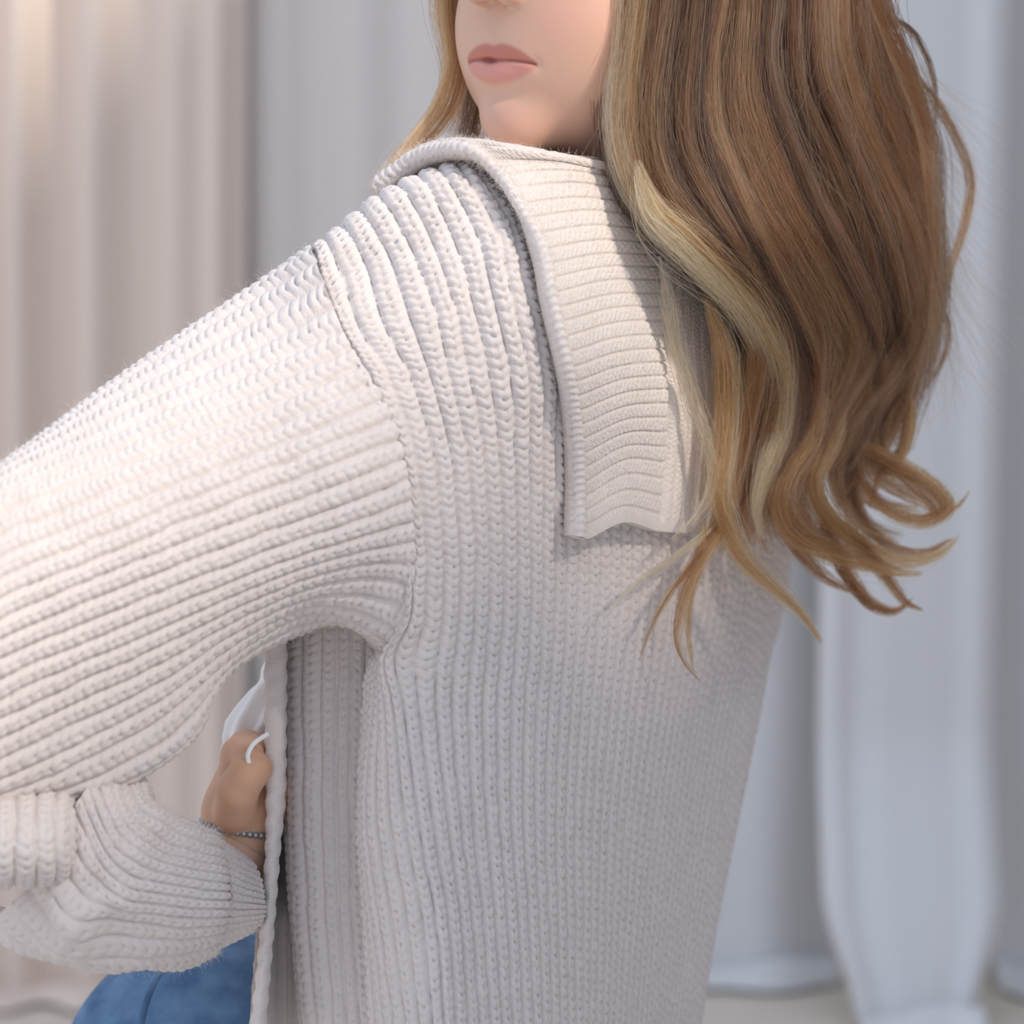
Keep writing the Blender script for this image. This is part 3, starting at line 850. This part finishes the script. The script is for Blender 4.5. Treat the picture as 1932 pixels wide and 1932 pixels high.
# ------------------------------------------------------------------ hair
HAIR_C = {'blond': (0.56, 0.38, 0.20), 'gold': (0.36, 0.185, 0.075), 'orange': (0.29, 0.13, 0.05), 'brown': (0.115, 0.046, 0.019), 'ash': (0.18, 0.088, 0.045), 'dark': (0.028, 0.0135, 0.009)}
m_hair, nt, b = mat('hair strands')
for n_ in list(nt.nodes):
    if n_.type == 'BSDF_PRINCIPLED': nt.nodes.remove(n_)
hb = nt.nodes.new('ShaderNodeBsdfHairPrincipled')
hb.model = 'CHIANG'; hb.parametrization = 'COLOR'
hb.inputs['Roughness'].default_value = 0.32; hb.inputs['Radial Roughness'].default_value = 0.45
hb.inputs['Coat'].default_value = 0.0
at = nt.nodes.new('ShaderNodeAttribute'); at.attribute_name = 'col'
nt.links.new(at.outputs['Color'], hb.inputs['Color'])
nt.links.new(hb.outputs[0], nt.nodes['Material Output'].inputs['Surface'])

def curves_obj(name, pts, rad, colr, material, parent):
    """pts (n, m, 3) strands, rad (n, m), colr (n, 3)"""
    n, m = pts.shape[:2]
    hc = bpy.data.hair_curves.new(name)
    hc.add_curves([m] * n)
    hc.attributes['position'].data.foreach_set('vector', np.ascontiguousarray(pts, np.float32).ravel())
    ra = hc.attributes.get('radius') or hc.attributes.new('radius', 'FLOAT', 'POINT')
    ra.data.foreach_set('value', np.ascontiguousarray(rad, np.float32).ravel())
    ca = hc.attributes.new('col', 'FLOAT_COLOR', 'CURVE')
    c4 = np.ones((n, 4), np.float32); c4[:, :3] = colr
    ca.data.foreach_set('color', c4.ravel())
    hc.materials.append(material)
    o = bpy.data.objects.new(name, hc); col.objects.link(o)
    if parent is not None: under(o, parent)
    return o

def hdep(x, y):
    x = np.asarray(x, float); y = np.asarray(y, float)
    top = np.where(x > 1330, 92 + ((x - 1330) / 400) ** 2 * 120, 92 - (1330 - x) / 180 * 12)
    low = np.clip(95 + (x - 1150) * 0.33, 80, 265)
    t = smooth(420, 820, y)
    up = smooth(-60, -520, y)
    return top * (1 - t) + low * t + up * 62

# solid core that the locks lie on
core_l = [(-505, 1120), (-480, 1050), (-400, 1090), (-300, 1150), (-200, 1200), (-120, 1225), (0, 1215), (100, 1205), (250, 1205), (350, 1235), (450, 1310), (550, 1380), (650, 1420), (750, 1420), (850, 1440), (900, 1475)]
core_r = [(-505, 1200), (-480, 1290), (-400, 1410), (-300, 1490), (-200, 1550), (-120, 1600), (0, 1640), (100, 1680), (250, 1720), (350, 1730), (450, 1735), (550, 1730), (650, 1700), (750, 1670), (850, 1640), (900, 1600)]
yy = np.linspace(-505, 890, 130)
xl = np.interp(yy, *zip(*core_l)); xr = np.interp(yy, *zip(*core_r))
th = np.linspace(0, 2 * pi, 72, endpoint=False)
cxm = (xl + xr) / 2; rx = (xr - xl) / 2
px_ = cxm[:, None] + rx[:, None] * np.cos(th)[None, :]
taper = np.minimum(1, np.sqrt(np.clip((900 - yy) / 160, 0, 1)))[:, None]
front = hdep(px_, yy[:, None] + 0 * px_) + 30
dc = front + (1 - np.sin(th))[None, :] * 0.5 * (55 + 60 * (yy[:, None] < 400)) * taper
VC = P(px_, yy[:, None] + 0 * px_, dc)
m_core, nt, b = mat('dark hair mass')
b.inputs['Base Color'].default_value = (0.075, 0.038, 0.022, 1); b.inputs['Roughness'].default_value = 0.6
hair = mesh_obj('hair', VC.reshape(-1, 3), grid_quads(len(yy), 72, wrap_u=True), m_core); under(hair, person)
hair['label'] = 'long wavy brown hair with blond highlights'

def resample(pts, n):
    pts = np.array(pts, float)
    s = np.concatenate([[0], np.cumsum(np.linalg.norm(np.diff(pts[:, :2], axis=0), axis=1))])
    return spline(s / s[-1], pts, np.linspace(0, 1, n))

def lock(path, width, colours, n=240, thick=0.4, dz=0.0, tip=0.3, frizz=1.0, root=0.85, m=36, r=0.00015, start=0.0):
    """path: (px,py) or (px,py,dep) control points; width in px"""
    pa = [(q[0], q[1], q[2] if len(q) > 2 else float(hdep(q[0], q[1])) + dz) for q in path]
    C = resample(pa, m)
    W3 = P(C[:, 0], C[:, 1], C[:, 2])
    T = np.gradient(W3, axis=0); T /= np.linalg.norm(T, axis=1, keepdims=True)
    view = W3 - CAM; view /= np.linalg.norm(view, axis=1, keepdims=True)
    a = np.cross(T, view); a /= np.linalg.norm(a, axis=1, keepdims=True) + 1e-9
    b2 = np.cross(a, T)
    t = np.linspace(0, 1, m)
    prof = np.interp(t, [0, 0.15, 0.5, 0.75, 1.0], [root, 1.0, 1.0, 0.8, tip])
    wid = width * 0.5 * 0.0003 * prof
    ang = rng.uniform(0, 2 * pi, n); rad = np.sqrt(rng.uniform(0, 1, n))
    ox = np.cos(ang) * rad; oy = np.sin(ang) * rad
    # slow drift of each strand inside the lock, and some that stray
    fx = rng.normal(0, 1, (n, 4)); ph = rng.uniform(0, 2 * pi, (n, 4))
    k = np.array([1.0, 2.1, 3.3, 5.2]); am = np.array([.26, .17, .10, .05]) * frizz
    dx = np.sum(fx[:, :, None] * am[None, :, None] * np.sin(2 * pi * k[None, :, None] * t[None, None, :] * .6 + ph[:, :, None]), 1)
    fy = rng.normal(0, 1, (n, 4))
    dy = np.sum(fy[:, :, None] * am[None, :, None] * np.sin(2 * pi * k[None, :, None] * t[None, None, :] * .6 + ph[:, ::-1, None]), 1)
    stray = np.where(rng.uniform(0, 1, n) < 0.12, 2.3, 1.0)[:, None]
    X_ = (ox[:, None] + dx * stray) * wid[None, :]
    Y_ = (oy[:, None] + dy * stray) * wid[None, :] * thick
    pts = W3[None] + X_[..., None] * a[None] + Y_[..., None] * b2[None]
    # uneven strand lengths
    cut = 1 - 0.38 * rng.uniform(0, 1, n) ** 1.5
    beg = rng.uniform(0, start, n)
    q = (beg[:, None] + t[None, :] * (cut - beg)[:, None]) * (m - 1)
    i0 = np.clip(np.floor(q).astype(int), 0, m - 2); f = (q - i0)[..., None]
    ar = np.arange(n)[:, None]
    pts = pts[ar, i0] * (1 - f) + pts[ar, i0 + 1] * f
    rr = r * (1 - 0.55 * t[None, :] ** 2) * rng.uniform(0.5, 1.3, (n, 1))
    names = [c[0] for c in colours]; wts = np.array([c[1] for c in colours], float); wts /= wts.sum()
    # neighbouring strands share a tone
    band = np.clip((ox * 0.5 + 0.5 + rng.normal(0, 0.18, n)), 0, 0.999)
    idx = np.searchsorted(np.cumsum(wts), band, side='right').clip(0, len(names) - 1)
    cc_ = np.array([HAIR_C[c] for c in names])[idx] * rng.uniform(0.3, 1.75, (n, 1))
    return curves_obj('hair_lock', pts, np.repeat(rr, 1, 0) if rr.shape == (n, m) else np.broadcast_to(rr, (n, m)), cc_, m_hair, hair)

# guide paths down the main fall of hair, ordered across it
GU = [
 [(1190, -60), (1178, 40), (1165, 140), (1160, 240), (1178, 330), (1215, 400), (1275, 455), (1345, 515), (1405, 580), (1445, 650), (1462, 720), (1450, 800)],
 [(1235, -60), (1225, 40), (1205, 140), (1203, 250), (1228, 340), (1285, 415), (1350, 480), (1415, 555), (1460, 630), (1482, 710), (1475, 800), (1440, 880)],
 [(1300, -60), (1290, 40), (1268, 140), (1262, 240), (1290, 340), (1345, 430), (1400, 515), (1450, 600), (1490, 690), (1500, 770), (1480, 840), (1445, 910)],
 [(1350, -60), (1345, 40), (1332, 140), (1340, 230), (1375, 330), (1425, 425), (1472, 520), (1510, 600), (1540, 680), (1548, 760), (1520, 840), (1480, 900)],
 [(1400, -60), (1400, 40), (1390, 140), (1400, 230), (1432, 320), (1475, 410), (1525, 490), (1575, 575), (1612, 655), (1618, 740), (1592, 820), (1540, 890)],
 [(1460, -60), (1455, 40), (1452, 140), (1475, 230), (1512, 320), (1550, 410), (1590, 490), (1630, 580), (1660, 660), (1662, 740), (1640, 820), (1600, 890)],
 [(1520, -60), (1522, 40), (1530, 140), (1558, 230), (1600, 320), (1640, 400), (1672, 490), (1695, 580), (1705, 660), (1700, 740), (1670, 810), (1640, 880)],
 [(1580, -60), (1580, 30), (1592, 120), (1625, 215), (1665, 305), (1702, 390), (1728, 470), (1742, 560), (1740, 640), (1722, 720), (1690, 800), (1655, 870)],
 [(1630, -60), (1655, 30), (1690, 110), (1725, 200), (1745, 290), (1752, 380), (1756, 470), (1756, 560), (1748, 640), (1725, 720), (1705, 780), (1690, 840)]]
GUa = np.array([resample([(x, y, 0) for x, y in g], 14)[:, :2] for g in GU])
def guide(s):
    i = min(int(s), len(GUa) - 2); f = s - i
    return GUa[i] * (1 - f) + GUa[i + 1] * f
def crown(g):
    """carry a guide up over the head to the parting"""
    x0 = g[0, 0]
    f = lambda k, xc: x0 * (1 - k) + xc * k
    return np.concatenate([np.array([[f(.92, 1160), -500], [f(.62, 1160), -440], [f(.34, 1165), -330], [f(.13, 1175), -200]]), g])
# underlayer
for s in np.linspace(0.1, 7.95, 26):
    g = guide(s) + rng.normal(0, 6, 2)
    g = g + np.cumsum(rng.normal(0, 4, (14, 2)), 0)
    cols = [('dark', 2), ('brown', 3), ('ash', 1)] if rng.uniform() < .6 else [('brown', 2), ('orange', 1), ('dark', 1)]
    lock([tuple(q) for q in crown(g)], 75, cols, n=230, dz=12, thick=0.35, tip=0.6, m=50)
# top layer
TOPC = {0: [('blond', 2), ('brown', 1), ('gold', 2)], 1: [('gold', 2), ('blond', 1), ('brown', 1)], 2: [('brown', 2), ('orange', 2), ('dark', 2)], 3: [('dark', 2), ('brown', 1), ('ash', 1), ('orange', 1)],
        4: [('ash', 2), ('orange', 2), ('brown', 2)], 5: [('dark', 4), ('brown', 1), ('ash', 1)], 6: [('dark', 2), ('brown', 2), ('ash', 1)], 7: [('orange', 3), ('gold', 1), ('brown', 1)], 8: [('orange', 2), ('brown', 2)]}
for s in np.arange(0.0, 8.01, 0.5):
    g = guide(min(s, 7.999)) + rng.normal(0, 5, 2)
    g = g + np.cumsum(rng.normal(0, 2.5, (14, 2)), 0)
    lock([tuple(q) for q in crown(g)], rng.uniform(34, 60) if s > 0.4 else 46, TOPC[int(round(s))], n=260, dz=rng.uniform(-12, 5), thick=0.6, tip=0.5, m=50)
# lower locks running into the curled ends
ENDS = [[(1395, 900), (1380, 980), (1350, 1040)], [(1430, 900), (1412, 980), (1420, 1040)], [(1455, 890), (1440, 960), (1462, 1030)], [(1480, 880), (1462, 950), (1490, 1010), (1530, 1050)],
        [(1510, 870), (1495, 940), (1530, 1010), (1590, 1045)], [(1545, 870), (1535, 940), (1570, 1000), (1640, 1040)], [(1580, 860), (1580, 930), (1620, 990), (1690, 1020)],
        [(1610, 850), (1620, 910), (1660, 950), (1730, 960)], [(1640, 850), (1660, 900), (1710, 930), (1770, 960)]]
for i_, e_ in enumerate(ENDS):
    for rpt in range(2):
        g = guide(min(7.99, i_ * 0.95 + rng.uniform(-.3, .5) + .3))[5:10]
        sh = rng.normal(0, 9, 2)
        pth = [tuple(q) for q in g] + [(x_ + sh[0], y_ + sh[1]) for x_, y_ in e_]
        lock(pth, rng.uniform(34, 56), [('brown', 3), ('ash', 1), ('dark', 1)] if rpt == 0 else [('orange', 2), ('brown', 2), ('ash', 1)], n=230, dz=12 - 12 * rpt, thick=0.6, tip=0.35, root=0.4, start=0.15)
# named single locks
L = [
 ([(1200, 300), (1235, 400), (1290, 455), (1350, 515), (1405, 575), (1445, 645), (1468, 720), (1466, 810), (1442, 890), (1428, 960), (1440, 1020)], 62, [('blond', 5), ('gold', 2)], 420, -14),
 ([(1170, -480), (1215, -400), (1215, -260), (1200, -140), (1185, -40), (1172, 80), (1158, 180), (1158, 270), (1180, 345), (1225, 420)], 36, [('blond', 3), ('dark', 1), ('gold', 2), ('ash', 1)], 150, -6),
 ([(1245, 480), (1262, 560), (1272, 640), (1300, 740), (1335, 840), (1346, 890), (1335, 940), (1300, 990), (1262, 1022)], 30, [('blond', 1)], 70, -6),
 ([(1330, 560), (1365, 660), (1372, 760), (1366, 850), (1357, 931), (1373, 993), (1400, 1050), (1441, 1092), (1485, 1130), (1522, 1170), (1552, 1215)], 46, [('gold', 1), ('orange', 3), ('blond', 1)], 300, -8),
 ([(1420, 640), (1395, 760), (1380, 860), (1372, 950), (1342, 1025), (1308, 1085), (1285, 1150), (1278, 1210), (1292, 1250), (1322, 1285)], 30, [('brown', 1), ('orange', 2)], 130, 0),
 ([(1400, 850), (1360, 960), (1310, 1060), (1262, 1125), (1228, 1185), (1208, 1245)], 16, [('brown', 1), ('orange', 1)], 50, 4),
 ([(1390, 900), (1345, 990), (1270, 1055), (1200, 1100), (1140, 1165)], 14, [('blond', 1)], 36, 2),
 ([(1330, 980), (1320, 1060), (1300, 1140), (1300, 1210), (1308, 1268)], 14, [('orange', 1)], 50, 2),
 ([(1480, 760), (1473, 870), (1464, 931), (1481, 993), (1514, 1047), (1560, 1092), (1632, 1126)], 30, [('brown', 2), ('orange', 1)], 150, 0),
 ([(1560, 740), (1520, 840), (1489, 890), (1474, 940), (1493, 997), (1555, 1035), (1638, 1062), (1700, 1080), (1742, 1082)], 48, [('orange', 3), ('gold', 1), ('brown', 1)], 300, -10),
 ([(1600, 740), (1558, 850), (1535, 900), (1547, 955), (1597, 1008), (1659, 1047), (1721, 1058), (1775, 1043), (1810, 1010)], 42, [('orange', 2), ('gold', 1)], 240, -4),
 ([(1640, 800), (1615, 900), (1618, 960), (1640, 1000), (1680, 1031), (1742, 1042), (1800, 1014)], 26, [('brown', 2), ('ash', 1)], 140, 4),
 ([(1580, 800), (1638, 848), (1700, 881), (1762, 923), (1786, 956), (1754, 980), (1700, 975), (1651, 946), (1632, 910)], 34, [('brown', 1), ('orange', 2)], 200, -4),
 ([(1640, 880), (1700, 900), (1748, 945), (1770, 970), (1808, 955), (1830, 925)], 16, [('orange', 1), ('brown', 1)], 60, 0),
 ([(1545, 960), (1576, 1040), (1609, 1100), (1651, 1143), (1690, 1152), (1722, 1128)], 28, [('brown', 3), ('orange', 1)], 160, 2),
 ([(1580, 980), (1640, 1050), (1680, 1100), (1712, 1140), (1742, 1152)], 26, [('orange', 1), ('brown', 2)], 120, -2),
 ([(1690, 760), (1668, 830), (1672, 880), (1700, 860), (1722, 800), (1718, 750), (1690, 740)], 18, [('orange', 2), ('gold', 1)], 70, -4),
 ([(1700, 700), (1712, 780), (1700, 850), (1660, 900), (1640, 960)], 26, [('brown', 1), ('orange', 1)], 110, -2),
 ([(1650, 20), (1720, 60), (1756, 130), (1766, 210), (1760, 260)], 12, [('brown', 1), ('dark', 1)], 34, 4),
 ([(1690, 100), (1750, 170), (1800, 250), (1832, 340), (1822, 420), (1795, 500), (1772, 590), (1758, 680), (1750, 740)], 20, [('brown', 2), ('orange', 1)], 60, 6),
 ([(1755, 560), (1790, 610), (1786, 660), (1762, 710), (1720, 760)], 12, [('brown', 1)], 30, 4),
 ([(1500, 640), (1480, 740), (1500, 830), (1470, 910), (1430, 980), (1400, 1040)], 34, [('brown', 1), ('ash', 1)], 130, 4),
 ([(1460, 620), (1420, 720), (1425, 820), (1410, 900), (1385, 960)], 60, [('ash', 2), ('brown', 2), ('dark', 1)], 260, 8),
 ([(1560, 620), (1540, 740), (1510, 840), (1480, 920)], 60, [('ash', 2), ('brown', 2), ('gold', 1)], 260, 2),
 ([(1620, 640), (1625, 740), (1600, 830), (1590, 910), (1620, 980)], 60, [('dark', 2), ('brown', 2)], 260, 10),
 ([(1680, 640), (1680, 740), (1650, 830), (1600, 900), (1580, 960)], 60, [('dark', 2), ('brown', 2), ('orange', 1)], 260, 8),
]
for (pth, wid_, cols, n_, dz_) in L:
    lock(pth, wid_, cols, n=n_, dz=dz_, thick=0.5, tip=0.18, frizz=1.25, root=0.25, start=0.22)
# far side of the face
for (pth, wid_, cols, n_) in [
    ([(1060, -480, 190), (960, -400, 165), (885, -260, 150), (846, -60, 150), (850, 40, 150), (862, 120, 152), (850, 190, 150), (800, 260, 140), (740, 320, 130), (705, 365, 120)], 60, [('orange', 2), ('brown', 2), ('gold', 1)], 420),
    ([(1060, -480, 195), (970, -400, 178), (895, -260, 165), (858, -60, 165), (872, 60, 165), (882, 150, 165), (876, 230, 165), (850, 300, 160)], 60, [('brown', 2), ('dark', 2), ('orange', 1)], 360),
    ([(1050, -480, 188), (950, -400, 162), (875, -260, 146), (838, -60, 145), (842, 40, 145), (848, 110, 146), (825, 190, 140), (770, 270, 130), (715, 345, 120)], 26, [('gold', 2), ('orange', 2)], 150),
    ([(890, 60, 175), (895, 160, 175), (890, 260, 170), (870, 330, 165)], 50, [('dark', 2), ('brown', 1)], 240)]:
    lock(pth, wid_, cols, n=n_, thick=0.5, tip=0.6, root=0.8)
# front of the hairline, above the frame
for k_ in range(-4, 5):
    ox_ = -26 * k_
    lock([(1100 + ox_, -500, 165), (1170 + ox_ * 1.5, -455, 108), (1215 + ox_ * 0.9, -340, 84), (1222 + ox_ * 0.4, -220, 80), (1212, -110, 82), (1205, -20, 86)], 80, [('brown', 2), ('gold', 1), ('ash', 1)], n=220, thick=0.4, tip=0.6, root=0.8)
# flyaways
n = 1300; m = 24
t = np.linspace(0, 1, m)
st = rng.uniform(0, 1, n)
pts = np.zeros((n, m, 3)); 
for i in range(n):
    g = guide(rng.uniform(0.0, 7.99) if rng.uniform() < .6 else 7.9)
    a0 = rng.integers(0, 9); seg = g[a0:a0 + 5]
    q = spline(np.arange(5.), seg, np.linspace(0, 4, m))
    side = rng.normal(0, 1)
    bend = (t ** 1.6) * rng.normal(0, 60) + (t ** 2.5) * rng.normal(0, 50)
    if a0 and g[0, 0] > 1600: bend = np.abs(bend) * 1.2
    x_ = q[:, 0] + bend; y_ = q[:, 1] + (t ** 2) * rng.normal(0, 30)
    d_ = hdep(x_, y_) - 10 - 14 * rng.uniform() * t
    pts[i] = P(x_, y_, d_)
rr = np.full((n, m), 0.00006) * (1 - 0.5 * t[None])
fcx = np.array([HAIR_C[k] for k in ('gold', 'brown', 'orange', 'blond')])[rng.integers(0, 4, n)]
fly = curves_obj('flyaway_hair', pts, rr, fcx, m_hair, hair); fly['kind'] = 'stuff'

# ------------------------------------------------------------------ wool fuzz on the cardigan
def fuzz(name, G, N, n, ln, parent):
    nv, nu = G.shape[:2]
    i = rng.integers(1, nv - 1, n); j = rng.integers(1, nu - 1, n)
    p0 = G[i, j]; n0 = N[i, j]
    tdir = rng.normal(0, 1, (n, 3)); dirv = n0 * 0.8 + tdir * 0.55; dirv /= np.linalg.norm(dirv, axis=1, keepdims=True)
    curl = rng.normal(0, 1, (n, 3))
    L_ = ln * rng.uniform(0.4, 1.3, n)
    m = 6; t = np.linspace(0, 1, m)
    pts = p0[:, None] + dirv[:, None] * (L_[:, None] * t)[..., None] + curl[:, None] * (L_[:, None] * 0.35 * t ** 2)[..., None]
    rr = np.full((n, m), 0.00003)
    o = curves_obj(name, pts, rr, np.repeat(np.array([[0.8, 0.74, 0.69]]), n, 0), m_fuzz, parent)
    o['kind'] = 'stuff'
    return o
m_fuzz, nt, b = mat('wool fibre'); b.inputs['Base Color'].default_value = (0.80, 0.73, 0.68, 1); b.inputs['Roughness'].default_value = 0.9
fuzz('wool_fuzz', GBd, NB, 9000, 0.0035, back)
fuzz('wool_fuzz', GS, NS, 9000, 0.004, back)
fuzz('wool_fuzz', Gf, N, 9000, 0.003, back)
fuzz('wool_fuzz', GFo, NFo, 3000, 0.004, back)
fuzz('wool_fuzz', ring, (ring - cen[:, None]) / np.linalg.norm(ring - cen[:, None], axis=-1, keepdims=True), 3000, 0.004, back)
